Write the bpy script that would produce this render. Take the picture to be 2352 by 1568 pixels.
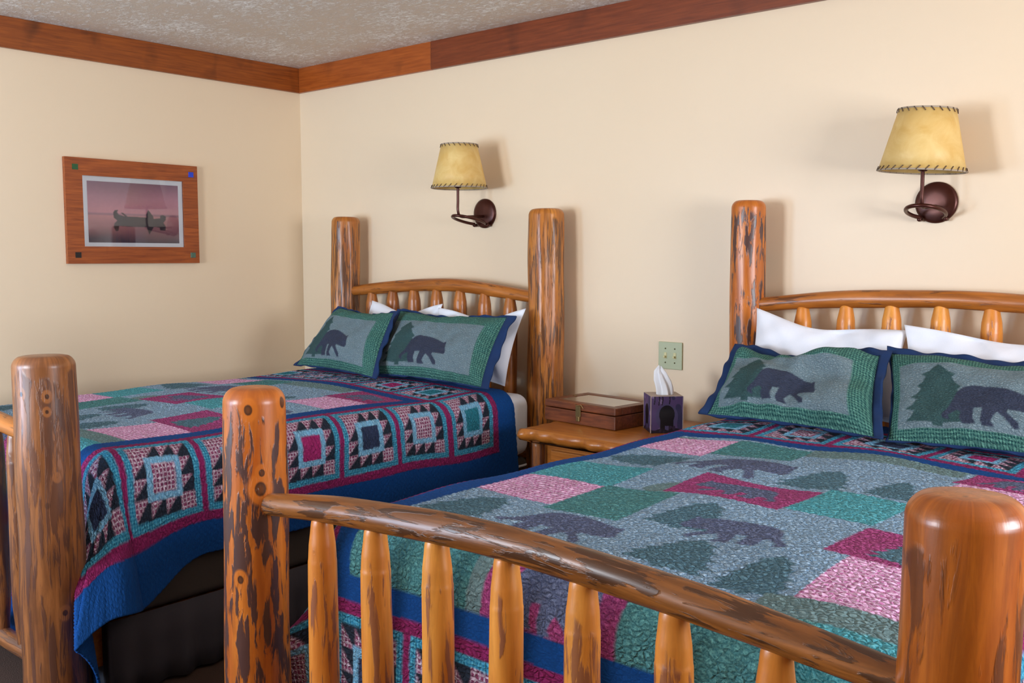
import bpy, bmesh, math, random
import numpy as np
from mathutils import Vector, Matrix

# ------------------------------------------------------------------ clear
for o in list(bpy.data.objects): bpy.data.objects.remove(o)
SC = bpy.context.scene
COL = SC.collection
PI = math.pi

# ------------------------------------------------------------------ camera
FPX, YAW, PIT = 2220.0, 0.7104, 0.0878
CAM = Vector((4.7024, -3.561, 1.3525))
cd = bpy.data.cameras.new('camera'); cam = bpy.data.objects.new('camera', cd); COL.objects.link(cam)
cd.sensor_width = 36.0; cd.sensor_fit = 'HORIZONTAL'; cd.lens = FPX/2352*36.0; cd.clip_start = 0.02
cam.location = CAM
cam.rotation_euler = (PI/2-PIT, 0.0, YAW)
SC.camera = cam
SC.view_settings.view_transform = 'Standard'; SC.view_settings.look = 'None'
SC.view_settings.gamma = 1.0; SC.view_settings.use_curve_mapping = False
SC.view_settings.exposure = 0.0

# ------------------------------------------------------------------ world and daylight through the windows
w = bpy.data.worlds.new('sky'); SC.world = w; w.use_nodes = True
bg = w.node_tree.nodes['Background']; bg.inputs[0].default_value = (0.62, 0.78, 1.0, 1); bg.inputs[1].default_value = 1.0

def area(name, loc, rot, sx, sy, power, col):
    l = bpy.data.lights.new(name, 'AREA'); l.shape = 'RECTANGLE'; l.size = sx; l.size_y = sy
    l.energy = power; l.color = col
    o = bpy.data.objects.new(name, l); COL.objects.link(o); o.location = loc; o.rotation_euler = rot
    return o
RX0, RX1, RY0, ZC = 0.0, 6.4, -5.0, 2.44
WIN_F = (1.45, 2.30, 0.95, 2.05)        # front wall window: x0 x1 z0 z1
FILL_WIN = (0.30, 1.05, 0.55, 1.65)        # unseen low opening in the front wall, added to cool the lower left wall
WIN_R = (-2.5, -1.0, 0.95, 2.05)        # right wall window: y0 y1 z0 z1
TILT = math.radians(28)
area('daylight_front', ((WIN_F[0]+WIN_F[1])/2, RY0-0.12, 1.5), (PI/2+TILT, 0, 0), WIN_F[1]-WIN_F[0], 1.1, 128, (0.88, 0.93, 1.0))
area('cool_fill_front_low', ((FILL_WIN[0]+FILL_WIN[1])/2, RY0-0.12, 1.1), (PI/2, 0, 0), FILL_WIN[1]-FILL_WIN[0], 1.1, 105, (0.42, 0.68, 1.0))  # added blue fill for the lower left wall, set in the low opening
area('daylight_right', (RX1+0.12, (WIN_R[0]+WIN_R[1])/2, 1.5), (PI/2+TILT, 0, PI/2), 1.5, 1.1, 125, (0.90, 0.93, 1.0))

# ------------------------------------------------------------------ helpers
def srgb(r, g, b):
    f = lambda c: (c/255/12.92) if c/255 <= 0.04045 else ((c/255+0.055)/1.055)**2.4
    return (f(r), f(g), f(b), 1.0)
def tag(o, label=None, cat=None, group=None, kind=None):
    if label: o['label'] = label
    if cat: o['category'] = cat
    if group: o['group'] = group
    if kind: o['kind'] = kind
    return o
def empty(name, loc, label=None, cat=None, group=None):
    o = bpy.data.objects.new(name, None); COL.objects.link(o); o.location = loc; o.empty_display_size = 0.05
    return tag(o, label, cat, group)
def rootloc(o):
    while o.parent: o = o.parent
    return np.array(o.location)
def mk(name, V, F, mat, parent=None, smooth=True, attrs=None, uv=None):
    """world-space vertices -> one mesh object (local to its root when it has a parent)"""
    V = np.asarray(V, float)
    org = rootloc(parent) if parent else V.mean(0)*0+np.array([V[:,0].mean(), V[:,1].mean(), V[:,2].min()])
    me = bpy.data.meshes.new(name)
    me.from_pydata((V-org).tolist(), [], F if isinstance(F, list) else F.tolist()); me.update()
    if smooth: me.shade_smooth()
    me.materials.append(mat)
    if attrs:
        for k, (typ, arr) in attrs.items():
            a = me.attributes.new(k, typ, 'POINT')
            a.data.foreach_set('color' if 'COLOR' in typ else ('vector' if typ == 'FLOAT_VECTOR' else 'value'), np.asarray(arr, np.float32).ravel())
    o = bpy.data.objects.new(name, me); COL.objects.link(o)
    if parent: o.parent = parent
    else: o.location = org
    return o
class MB:
    def __init__(s): s.v = []; s.f = []; s.n = 0
    def add(s, V, F):
        V = np.asarray(V, float); s.v.append(V); s.f += [[i+s.n for i in f] for f in F]; s.n += len(V); return s
    def box(s, c, size, bev=0.0, rz=0.0, piv=None, seg=2):
        bm = bmesh.new(); bmesh.ops.create_cube(bm, size=1.0)
        bmesh.ops.scale(bm, vec=size, verts=bm.verts)
        if bev > 0: bmesh.ops.bevel(bm, geom=list(bm.edges), offset=bev, segments=seg, affect='EDGES', profile=0.5)
        bm.verts.ensure_lookup_table()
        V = np.array([v.co[:] for v in bm.verts])+np.array(c)
        F = [[v.index for v in f.verts] for f in bm.faces]; bm.free()
        if rz:
            p = np.array(piv if piv is not None else c); d = V-p
            V = p+np.stack([d[:,0]*math.cos(rz)-d[:,1]*math.sin(rz), d[:,0]*math.sin(rz)+d[:,1]*math.cos(rz), d[:,2]], 1)
        return s.add(V, F)
    def tube(s, P, r, n=12, caps=True, closed=False):
        V, F, _, _ = sweep(np.array(P, float), np.full(len(P), r) if np.isscalar(r) else np.array(r), n, closed)
        return s.add(V, F)
    def lathe(s, prof, c, n=32, axis='z', closed_prof=False):
        pr = np.array(prof, float); th = np.arange(n)*2*PI/n; m = len(pr)
        R = pr[:,0][:,None]; Z = np.repeat(pr[:,1][:,None], n, 1)
        X = R*np.cos(th); Y = R*np.sin(th)
        if axis == 'z': V = np.stack([X, Y, Z], -1)
        else: V = np.stack([X, Z, Y], -1)
        V = V.reshape(-1, 3)+np.array(c)
        F = []
        for i in range(m-1 if not closed_prof else m):
            for j in range(n):
                a = i*n+j; b = i*n+(j+1) % n; i2 = (i+1) % m; F.append([a, b, i2*n+(j+1) % n, i2*n+j])
        return s.add(V, F)
    def mk(s, name, mat, parent=None, smooth=False, **k):
        return mk(name, np.concatenate(s.v), s.f, mat, parent, smooth, **k)
def sweep(P, r, n, closed=False):
    m = len(P)
    T = np.gradient(P, axis=0) if not closed else np.roll(P, -1, 0)-np.roll(P, 1, 0)
    T /= np.linalg.norm(T, axis=1)[:, None]+1e-12
    up = np.array([0, 0, 1.0]) if abs(T[0, 2]) < 0.8 else np.array([0, 1.0, 0])
    a = np.cross(T[0], up); A = [a/np.linalg.norm(a)]
    for i in range(1, m):
        a = A[-1]-T[i]*(A[-1]@T[i]); A.append(a/np.linalg.norm(a))
    A = np.array(A); B = np.cross(A, T)
    th = np.arange(n)*2*PI/n
    r = np.asarray(r, float)
    if r.ndim == 1: r = np.repeat(r[:, None], n, 1)
    V = P[:, None, :]+(A[:, None, :]*np.cos(th)[None, :, None]+B[:, None, :]*np.sin(th)[None, :, None])*r[:, :, None]
    V = V.reshape(-1, 3); F = []
    for i in range(m if closed else m-1):
        i2 = (i+1) % m
        for j in range(n): F.append([i*n+j, i*n+(j+1) % n, i2*n+(j+1) % n, i2*n+j])
    if not closed:
        F.append(list(range(n))[::-1]); F.append([(m-1)*n+j for j in range(n)])
    return V, F, th, r
def smooth_path(K, m):
    K = np.array(K, float); d = np.r_[0, np.cumsum(np.linalg.norm(np.diff(K, axis=0), axis=1))]
    t = np.linspace(0, d[-1], m); out = []
    Kp = np.vstack([2*K[0]-K[1], K, 2*K[-1]-K[-2]])
    for x in t:
        i = min(max(np.searchsorted(d, x)-1, 0), len(K)-2); u = (x-d[i])/max(d[i+1]-d[i], 1e-9)
        p0, p1, p2, p3 = Kp[i], Kp[i+1], Kp[i+2], Kp[i+3]
        out.append(0.5*((2*p1)+(-p0+p2)*u+(2*p0-5*p1+4*p2-p3)*u*u+(-p0+3*p1-3*p2+p3)*u**3))
    return np.array(out)
def snoise(X, Y, fx, fy, seed, n=6):
    r = np.random.RandomState(seed); o = 0
    for k in range(n):
        a = r.uniform(-1, 1)*fx; b = r.uniform(-1, 1)*fy; o = o+np.sin(X*a+Y*b+r.uniform(0, 6.28))
    return o/n**0.5

# ------------------------------------------------------------------ materials
def newmat(name):
    m = bpy.data.materials.new(name); m.use_nodes = True; nt = m.node_tree
    b = nt.nodes['Principled BSDF']; return m, nt, b
def N(nt, t, **k):
    n = nt.nodes.new(t)
    for a, v in k.items():
        if a == 'ins':
            for i, x in v.items(): n.inputs[i].default_value = x
        else: setattr(n, a, v)
    return n
def L(nt, a, b): nt.links.new(a, b)
def ramp(nt, fac, stops, interp='LINEAR'):
    r = N(nt, 'ShaderNodeValToRGB'); cr = r.color_ramp; cr.interpolation = interp
    while len(cr.elements) < len(stops): cr.elements.new(0.5)
    for e, (p, c) in zip(cr.elements, stops): e.position = p; e.color = c
    L(nt, fac, r.inputs[0]); return r.outputs[0]
def mixc(nt, fac, a, b, mode='MIX'):
    m = N(nt, 'ShaderNodeMix', data_type='RGBA', blend_type=mode)
    for s, v in ((m.inputs[0], fac), (m.inputs[6], a), (m.inputs[7], b)):
        if hasattr(v, 'node'): L(nt, v, s)
        else: s.default_value = v
    return m.outputs[2]
def mth(nt, op, a, b=None, c=None, clamp=False):
    m = N(nt, 'ShaderNodeMath', operation=op, use_clamp=clamp)
    for s, v in zip(m.inputs, (a, b, c)):
        if v is None: continue
        if hasattr(v, 'node'): L(nt, v, s)
        else: s.default_value = v
    return m.outputs[0]
def bump(nt, b, h, strength=0.3, dist=0.002):
    n = N(nt, 'ShaderNodeBump', ins={'Strength': strength, 'Distance': dist}); L(nt, h, n.inputs['Height']); L(nt, n.outputs[0], b.inputs['Normal']); return n
def mapping(nt, vec, scale, loc=(0, 0, 0)):
    m = N(nt, 'ShaderNodeMapping'); L(nt, vec, m.inputs[0]); m.inputs['Scale'].default_value = scale; m.inputs['Location'].default_value = loc; return m.outputs[0]
def noise(nt, vec, scale, detail=4, rough=0.55, dist=0.0):
    n = N(nt, 'ShaderNodeTexNoise', ins={'Scale': scale, 'Detail': detail, 'Roughness': rough, 'Distortion': dist}); L(nt, vec, n.inputs['Vector']); return n.outputs[0]
def plain(name, col, rough=0.6, metal=0.0, nscale=40, namt=0.06, bmp=0.0, coat=0.0):
    m, nt, b = newmat(name); tc = N(nt, 'ShaderNodeTexCoord')
    nz = noise(nt, tc.outputs['Object'], nscale)
    c = mixc(nt, nz, tuple(x*(1-namt) for x in col[:3])+(1,), tuple(min(1, x*(1+namt)) for x in col[:3])+(1,))
    L(nt, c, b.inputs['Base Color']); b.inputs['Roughness'].default_value = rough; b.inputs['Metallic'].default_value = metal
    b.inputs['Coat Weight'].default_value = coat
    if bmp: bump(nt, b, nz, bmp)
    return m

def wall_mat(name, c1, c2):
    m, nt, b = newmat(name); tc = N(nt, 'ShaderNodeTexCoord')
    nz = noise(nt, tc.outputs['Object'], 0.9, 2)
    L(nt, mixc(nt, nz, c1, c2), b.inputs['Base Color']); b.inputs['Roughness'].default_value = 0.42
    bump(nt, b, noise(nt, tc.outputs['Object'], 90, 3), 0.05, 0.002); return m
M = {}
M['wall'] = wall_mat('cream_paint', srgb(234, 214, 185), srgb(231, 208, 176))
def ceil_mat():
    m, nt, b = newmat('knockdown_plaster'); tc = N(nt, 'ShaderNodeTexCoord')
    v = mapping(nt, tc.outputs['Object'], (1, 1.6, 1))
    n1 = noise(nt, v, 26, 6, 0.7, 1.2); n2 = noise(nt, tc.outputs['Object'], 3.0, 3)
    a = mth(nt, 'ADD', n1, mth(nt, 'MULTIPLY', mth(nt, 'SUBTRACT', n2, 0.5), 0.35))
    f = ramp(nt, a, [(0.47, (0, 0, 0, 1)), (0.66, (1, 1, 1, 1))])
    L(nt, mixc(nt, f, srgb(206, 188, 170), srgb(250, 246, 240)), b.inputs['Base Color'])
    b.inputs['Roughness'].default_value = 0.6; bump(nt, b, f, 0.7, 0.006); return m
M['ceiling'] = ceil_mat()
def carpet_mat():
    m, nt, b = newmat('brown_carpet'); tc = N(nt, 'ShaderNodeTexCoord')
    n1 = noise(nt, tc.outputs['Object'], 220, 3, 0.7); n2 = noise(nt, tc.outputs['Object'], 3, 3)
    L(nt, mixc(nt, mixc(nt, 0.4, n1, n2), srgb(48, 32, 26), srgb(88, 62, 48)), b.inputs['Base Color'])
    b.inputs['Roughness'].default_value = 0.95; bump(nt, b, n1, 0.8, 0.004); return m
M['carpet'] = carpet_mat()

def log_mat(name, lo, hi, dark, cover, darkamt=0.9, streak=0.5, rough=0.36, bmp=0.5, scale=1.0, loc=(0, 0, 0), knots=0.5, ps=38, pz=0.15):
    """peeled varnished log: 'lc' = position round and along the log (m), 'clean' = 1 where the wood is shaved clean"""
    m, nt, b = newmat(name)
    at = N(nt, 'ShaderNodeAttribute', attribute_name='lc'); cl = N(nt, 'ShaderNodeAttribute', attribute_name='clean')
    V = mapping(nt, at.outputs['Vector'], (scale, scale, scale), loc)
    g = noise(nt, mapping(nt, V, (1, 1, 0.09)), 60, 5, 0.6, 0.6)          # fine grain
    g2 = noise(nt, mapping(nt, V, (1, 1, 0.16)), 16, 4, 0.6, 0.4)
    base = mixc(nt, ramp(nt, g2, [(0.3, (0, 0, 0, 1)), (0.7, (1, 1, 1, 1))]), lo, hi)
    base = mixc(nt, mth(nt, 'MULTIPLY', ramp(nt, g, [(0.42, (1, 1, 1, 1)), (0.6, (0, 0, 0, 1))]), streak*0.6), base, tuple(x*0.45 for x in lo[:3])+(1,))
    # bark patches: long islands with frayed tips
    p1 = noise(nt, mapping(nt, V, (1, 1, pz)), ps, 5, 0.58, 0.5)
    p2 = noise(nt, mapping(nt, V, (1, 1, 0.35), (3, 1, 2)), 8, 2, 0.5)
    p = mth(nt, 'ADD', p1, mth(nt, 'MULTIPLY', mth(nt, 'SUBTRACT', p2, 0.5), 0.28))
    t = 1.0-cover
    pm = ramp(nt, p, [(max(0, t-0.02), (0, 0, 0, 1)), (min(1, t+0.03), (1, 1, 1, 1))])
    notcl = mth(nt, 'SUBTRACT', 1.0, cl.outputs['Fac'], clamp=True)
    pf = mth(nt, 'MULTIPLY', mth(nt, 'MULTIPLY', pm, notcl), darkamt)
    dk = mixc(nt, g2, dark, tuple(x*1.9 for x in dark[:3])+(1,))
    c = mixc(nt, pf, base, dk)
    # knots
    vo = N(nt, 'ShaderNodeTexVoronoi', feature='F1', ins={'Scale': 7.5, 'Randomness': 1.0}); L(nt, mapping(nt, V, (1, 1, 0.8)), vo.inputs['Vector'])
    kd = ramp(nt, vo.outputs['Distance'], [(0.045, (1, 1, 1, 1)), (0.07, (0, 0, 0, 1))])
    c = mixc(nt, mth(nt, 'MULTIPLY', kd, knots), c, srgb(48, 24, 12))
    kn = N(nt, 'ShaderNodeAttribute', attribute_name='knot').outputs['Fac']
    c = mixc(nt, ramp(nt, kn, [(0.03, (0, 0, 0, 1)), (0.12, (1, 1, 1, 1))]), c, mixc(nt, g2, lo, hi))
    c = mixc(nt, ramp(nt, kn, [(0.50, (0, 0, 0, 1)), (0.66, (0.95, 0.95, 0.95, 1)), (0.95, (0.8, 0.8, 0.8, 1))]), c, srgb(56, 30, 20))
    L(nt, c, b.inputs['Base Color'])
    b.inputs['Roughness'].default_value = rough; b.inputs['Coat Weight'].default_value = 0.15; b.inputs['Coat Roughness'].default_value = 0.2
    h = mth(nt, 'SUBTRACT', mth(nt, 'MULTIPLY', g, 0.35), mth(nt, 'MULTIPLY', pf, 0.6))
    bump(nt, b, h, bmp, 0.003)
    return m
AMB_LO, AMB_HI = srgb(176, 92, 26), srgb(226, 146, 58)
M['log_mottled'] = log_mat('mottled_varnished_log', srgb(176, 86, 22), srgb(220, 130, 44), srgb(58, 40, 40), 0.49, 0.95, 0.5, ps=52, pz=0.17)
M['log_front'] = log_mat('glossy_orange_log', srgb(146, 66, 14), srgb(198, 112, 30), srgb(66, 36, 22), 0.46, 0.75, 0.7, loc=(8, 3, 5), ps=40, pz=0.12, rough=0.3)
M['log_brown'] = log_mat('brown_streaked_log', srgb(118, 70, 40), srgb(176, 112, 60), srgb(70, 44, 36), 0.50, 0.75, 0.8, loc=(4, 2, 1), ps=50, pz=0.10)
M['log_grooved'] = log_mat('grooved_varnished_log', srgb(160, 86, 26), srgb(220, 144, 58), srgb(66, 38, 20), 0.46, 0.85, 0.8, bmp=0.9, loc=(2, 6, 3), ps=85, pz=0.07)
M['log_rail'] = log_mat('dark_varnished_rail_log', srgb(116, 66, 24), srgb(184, 116, 54), srgb(48, 28, 16), 0.50, 0.8, 0.7, loc=(7, 2, 9), ps=60, pz=0.16)
M['log_spindle'] = log_mat('pale_varnished_spindle_log', srgb(206, 116, 36), srgb(240, 164, 70), srgb(104, 62, 52), 0.44, 0.75, 0.35, loc=(1, 9, 4), ps=60, pz=0.12)
M['log_head'] = log_mat('honey_varnished_log', srgb(152, 82, 26), srgb(200, 122, 48), srgb(66, 36, 18), 0.42, 0.7, 0.6, loc=(5, 5, 4), ps=60, pz=0.12)

def board_mat(name, c1, c2, along='x', loc=(0, 0, 0), dark=0.45, rough=0.35, sc=1.0):
    m, nt, b = newmat(name); tc = N(nt, 'ShaderNodeTexCoord')
    s = {'x': (0.06, 1, 1), 'y': (1, 0.06, 1), 'z': (1, 1, 0.06)}[along]
    s2 = {'x': (0.5, 0.25, 0.25), 'y': (0.25, 0.5, 0.25), 'z': (0.25, 0.25, 0.5)}[along]
    s = tuple(x*sc for x in s); s2 = tuple(x*sc for x in s2)
    g = noise(nt, mapping(nt, tc.outputs['Object'], s, loc), 90, 5, 0.6, 0.5)
    k = noise(nt, mapping(nt, tc.outputs['Object'], s2, loc), 10, 3, 0.5, 0.3)
    c = mixc(nt, ramp(nt, g, [(0.3, (0, 0, 0, 1)), (0.7, (1, 1, 1, 1))]), c1, c2)
    c = mixc(nt, mth(nt, 'MULTIPLY', ramp(nt, k, [(0.58, (0, 0, 0, 1)), (0.74, (1, 1, 1, 1))]), dark), c, tuple(x*0.25 for x in c1[:3])+(1,))
    L(nt, c, b.inputs['Base Color']); b.inputs['Roughness'].default_value = rough; bump(nt, b, g, 0.25, 0.001); return m
M['trim_a'] = board_mat('stained_fir_board', srgb(120, 56, 16), srgb(158, 82, 26), 'y', dark=0.75)
M['trim_b'] = board_mat('stained_fir_board_orange', srgb(142, 66, 20), srgb(176, 90, 32), 'x', (2, 1, 0))
M['trim_c'] = board_mat('stained_fir_board_dark', srgb(102, 44, 20), srgb(134, 64, 30), 'x', (5, 1, 0))
M['frame'] = board_mat('reddish_oak', srgb(122, 52, 16), srgb(172, 88, 34), 'y', (1, 2, 3), 0.35)
M['slab'] = board_mat('honey_pine_slab', srgb(150, 84, 28), srgb(188, 118, 48), 'x', (0, 0, 2), 0.5, 0.3)
M['box'] = board_mat('dark_rustic_cedar', srgb(82, 38, 16), srgb(128, 68, 34), 'x', (3, 0, 2), 0.6, 0.4)
M['white_fab'] = plain('white_cotton', srgb(232, 236, 246), 0.85, nscale=300, namt=0.03, bmp=0.15)
M['sheet_side'] = plain('white_mattress_ticking', srgb(222, 226, 236), 0.85, nscale=90, namt=0.04, bmp=0.2)
M['boxspring'] = plain('dull_box_spring_fabric', srgb(62, 54, 48), 0.9, nscale=120, bmp=0.2)
M['skirt'] = plain('dark_grey_skirt_fabric', srgb(62, 58, 64), 0.9, nscale=200, bmp=0.2)
M['bronze'] = plain('oil_rubbed_bronze', srgb(74, 36, 28), 0.32, 0.55, 60, 0.15, 0.05)
M['brass'] = plain('aged_brass', srgb(140, 120, 80), 0.35, 0.9, 80, 0.2)
M['lace'] = plain('dark_leather_lacing', srgb(92, 72, 58), 0.7, nscale=100)
M['rim'] = plain('grey_rim_tape', srgb(170, 155, 135), 0.7, nscale=100)
M['ivory'] = plain('ivory_green_plastic', srgb(178, 186, 152), 0.4)
M['toggle'] = plain('cream_toggle_plastic', srgb(206, 200, 150), 0.4)
M['screw'] = plain('screw_metal', srgb(110, 110, 80), 0.4, 0.6)
M['mat'] = plain('white_mat_board', srgb(236, 242, 250), 0.8, namt=0.01)
M['tissue'] = plain('white_tissue', srgb(236, 240, 246), 0.9, nscale=60, namt=0.02, bmp=0.1)
M['black'] = plain('black_tile', srgb(16, 14, 16), 0.25)
M['blue_tile'] = plain('blue_tile', srgb(24, 62, 200), 0.2, nscale=60)
M['green_tile'] = plain('green_tile', srgb(24, 84, 46), 0.2, nscale=150, namt=0.4)
M['teal_tile'] = plain('teal_tile', srgb(70, 100, 84), 0.2, nscale=150, namt=0.5)
M['grey_box'] = plain('tissue_box_card_edge', srgb(176, 160, 150), 0.6)
def shade_mat():
    m, nt, b = newmat('yellow_parchment'); tc = N(nt, 'ShaderNodeTexCoord')
    n1 = noise(nt, tc.outputs['Object'], 14, 5, 0.6, 0.8)
    L(nt, mixc(nt, ramp(nt, n1, [(0.3, (0, 0, 0, 1)), (0.7, (1, 1, 1, 1))]), srgb(228, 188, 106), srgb(246, 218, 146)), b.inputs['Base Color'])
    b.inputs['Roughness'].default_value = 0.5
    tr = N(nt, 'ShaderNodeBsdfTranslucent'); tr.inputs[0].default_value = srgb(244, 206, 120)
    mx = N(nt, 'ShaderNodeMixShader'); mx.inputs[0].default_value = 0.22
    L(nt, b.outputs[0], mx.inputs[1]); L(nt, tr.outputs[0], mx.inputs[2]); L(nt, mx.outputs[0], nt.nodes['Material Output'].inputs[0])
    bump(nt, b, n1, 0.1, 0.002); return m
M['shade'] = shade_mat()
def glass_mat(name, rough=0.02):
    m, nt, b = newmat(name); out = nt.nodes['Material Output']
    fr = N(nt, 'ShaderNodeFresnel', ins={'IOR': 1.5}); tp = N(nt, 'ShaderNodeBsdfTransparent'); gl = N(nt, 'ShaderNodeBsdfGlossy', ins={'Roughness': rough})
    tc = N(nt, 'ShaderNodeTexCoord'); bn = N(nt, 'ShaderNodeBump', ins={'Strength': 0.02, 'Distance': 0.001})
    L(nt, noise(nt, tc.outputs['Object'], 3), bn.inputs['Height']); L(nt, bn.outputs[0], gl.inputs['Normal'])
    mx = N(nt, 'ShaderNodeMixShader'); f2 = mth(nt, 'MULTIPLY', fr.outputs[0], 1.0, clamp=True)
    L(nt, f2, mx.inputs[0]); L(nt, tp.outputs[0], mx.inputs[1]); L(nt, gl.outputs[0], mx.inputs[2])
    nt.nodes.remove(b); L(nt, mx.outputs[0], out.inputs[0]); return m
M['glass'] = glass_mat('picture_glass')

def textile_mat(name, bumpk=1.0, cell=(62, 105)):
    """patchwork cloth: colA / colB are the two yarn colours, wk the weave (0 heather, 1 houndstooth, 2 plaid); quv is the flat cloth position in metres"""
    m, nt, b = newmat(name)
    A = N(nt, 'ShaderNodeAttribute', attribute_name='colA').outputs['Color']
    B = N(nt, 'ShaderNodeAttribute', attribute_name='colB').outputs['Color']
    W = N(nt, 'ShaderNodeAttribute', attribute_name='wk').outputs['Fac']
    UV = N(nt, 'ShaderNodeAttribute', attribute_name='quv').outputs['Vector']
    hz = ramp(nt, noise(nt, UV, 330, 2, 0.6), [(0.35, (0, 0, 0, 1)), (0.65, (1, 1, 1, 1))])
    hz2 = ramp(nt, noise(nt, mapping(nt, UV, (1, 2.2, 1)), 150, 2, 0.6), [(0.40, (0, 0, 0, 1)), (0.60, (1, 1, 1, 1))])
    heather = mixc(nt, 0.5, hz, hz2)
    sx = N(nt, 'ShaderNodeSeparateXYZ'); L(nt, mapping(nt, UV, (1, 1, 1)), sx.inputs[0])
    def sq(v, per, duty):
        f = mth(nt, 'FRACT', mth(nt, 'DIVIDE', v, per)); return mth(nt, 'LESS_THAN', f, duty)
    nzv = mth(nt, 'MULTIPLY', mth(nt, 'SUBTRACT', noise(nt, UV, 90, 2), 0.5), 0.007)
    ux = mth(nt, 'ADD', sx.outputs[0], nzv); uy = mth(nt, 'ADD', sx.outputs[1], nzv)
    a, c = sq(ux, 0.0085, 0.5), sq(uy, 0.0085, 0.5)
    hound = mth(nt, 'ADD', mth(nt, 'MULTIPLY', a, 0.5), mth(nt, 'MULTIPLY', c, 0.5))
    a2, c2 = sq(ux, 0.0125, 0.36), sq(uy, 0.0125, 0.36)
    plaid = mth(nt, 'MAXIMUM', a2, c2)
    w1 = mth(nt, 'SUBTRACT', 1.0, mth(nt, 'ABSOLUTE', mth(nt, 'SUBTRACT', W, 1.0)), clamp=True)
    w3 = mth(nt, 'SUBTRACT', W, 2.0, clamp=True)
    w2 = mth(nt, 'SUBTRACT', mth(nt, 'SUBTRACT', W, 1.0, clamp=True), w3)
    rows = mth(nt, 'MAXIMUM', sq(uy, 0.016, 0.6), mth(nt, 'MULTIPLY', sq(ux, 0.011, 0.5), 0.6))
    w0 = mth(nt, 'SUBTRACT', 1.0, W, clamp=True)
    f = mth(nt, 'ADD', mth(nt, 'MULTIPLY', w0, heather), mth(nt, 'ADD', mth(nt, 'MULTIPLY', w3, rows), mth(nt, 'ADD', mth(nt, 'MULTIPLY', w1, hound), mth(nt, 'MULTIPLY', w2, plaid))), clamp=True)
    f = mth(nt, 'ADD', mth(nt, 'MULTIPLY', f, 0.8), mth(nt, 'MULTIPLY', hz, 0.2))
    b.inputs['Roughness'].default_value = 0.95; b.inputs['Specular IOR Level'].default_value = 0.25
    wv = mth(nt, 'MULTIPLY', mth(nt, 'SUBTRACT', noise(nt, UV, 18, 3), 0.5), 0.03)
    cb = N(nt, 'ShaderNodeCombineXYZ'); L(nt, mth(nt, 'ADD', sx.outputs[0], wv), cb.inputs[0]); L(nt, mth(nt, 'ADD', sx.outputs[1], wv), cb.inputs[1])
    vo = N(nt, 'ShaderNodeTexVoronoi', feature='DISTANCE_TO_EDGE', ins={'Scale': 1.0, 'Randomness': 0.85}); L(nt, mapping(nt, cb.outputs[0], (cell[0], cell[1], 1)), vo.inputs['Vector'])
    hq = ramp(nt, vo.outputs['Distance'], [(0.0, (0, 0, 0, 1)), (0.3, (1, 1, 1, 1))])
    f = mth(nt, 'MULTIPLY', f, mth(nt, 'ADD', mth(nt, 'MULTIPLY', hq, 0.6), 0.48, clamp=True))  # cell edges pulled to colA: dark yarn plus painted stitch shadow
    L(nt, mixc(nt, f, A, B), b.inputs['Base Color'])
    h = mth(nt, 'ADD', hq, mth(nt, 'MULTIPLY', heather, 0.15))
    h = mth(nt, 'MULTIPLY', h, mth(nt, 'ADD', mth(nt, 'MULTIPLY', W, 1.6), 1.0, clamp=True))
    bump(nt, b, h, 1.0, 0.0048*bumpk)
    return m
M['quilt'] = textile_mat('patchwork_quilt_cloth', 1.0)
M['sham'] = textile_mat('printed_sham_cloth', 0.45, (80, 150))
M['navy'] = plain('navy_cotton', srgb(8, 44, 90), 0.9, nscale=260, namt=0.15, bmp=0.2)
def attr_mat(name, rough=0.5, coat=0.0):
    m, nt, b = newmat(name); A = N(nt, 'ShaderNodeAttribute', attribute_name='colA').outputs['Color']
    tc = N(nt, 'ShaderNodeTexCoord'); nz = noise(nt, tc.outputs['Object'], 60, 4)
    L(nt, mixc(nt, 0.25, A, mixc(nt, nz, (0.6, 0.6, 0.6, 1), (1.25, 1.25, 1.25, 1)), 'MULTIPLY'), b.inputs['Base Color']); b.inputs['Roughness'].default_value = rough; b.inputs['Coat Weight'].default_value = coat
    return m
M['print'] = attr_mat('printed_paper', 0.7)
M['boxprint'] = attr_mat('printed_card', 0.45)

# ------------------------------------------------------------------ room
def struct(name, mb, mat): o = mb.mk(name, mat); o['kind'] = 'structure'; return o
T = 0.12
struct('floor', MB().box(((RX0+RX1)/2, RY0/2, -0.05), (RX1+2*T, -RY0+2*T, 0.1)), M['carpet'])
struct('ceiling', MB().box(((RX0+RX1)/2, RY0/2, ZC+0.05), (RX1+2*T, -RY0+2*T, 0.1)), M['ceiling'])
struct('wall_back', MB().box(((RX0+RX1)/2, T/2, ZC/2), (RX1, T, ZC)), M['wall'])
struct('wall_left', MB().box((-T/2, RY0/2, ZC/2), (T, -RY0+2*T, ZC)), M['wall'])
def holed(x0, x1, holes, fn):
    mb = MB(); cur = x0
    for (a, b_, z0, z1) in holes:
        fn(mb, cur, a, 0, ZC); fn(mb, a, b_, 0, z0); fn(mb, a, b_, z1, ZC); cur = b_
    fn(mb, cur, x1, 0, ZC); return mb
struct('wall_front', holed(RX0, RX1, [FILL_WIN, WIN_F], lambda mb, a, b_, z0, z1: mb.box(((a+b_)/2, RY0-T/2, (z0+z1)/2), (b_-a, T, z1-z0))), M['wall'])
struct('wall_right', holed(RY0, 0, [WIN_R], lambda mb, a, b_, z0, z1: mb.box((RX1+T/2, (a+b_)/2, (z0+z1)/2), (T, b_-a, z1-z0))), M['wall'])
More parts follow.
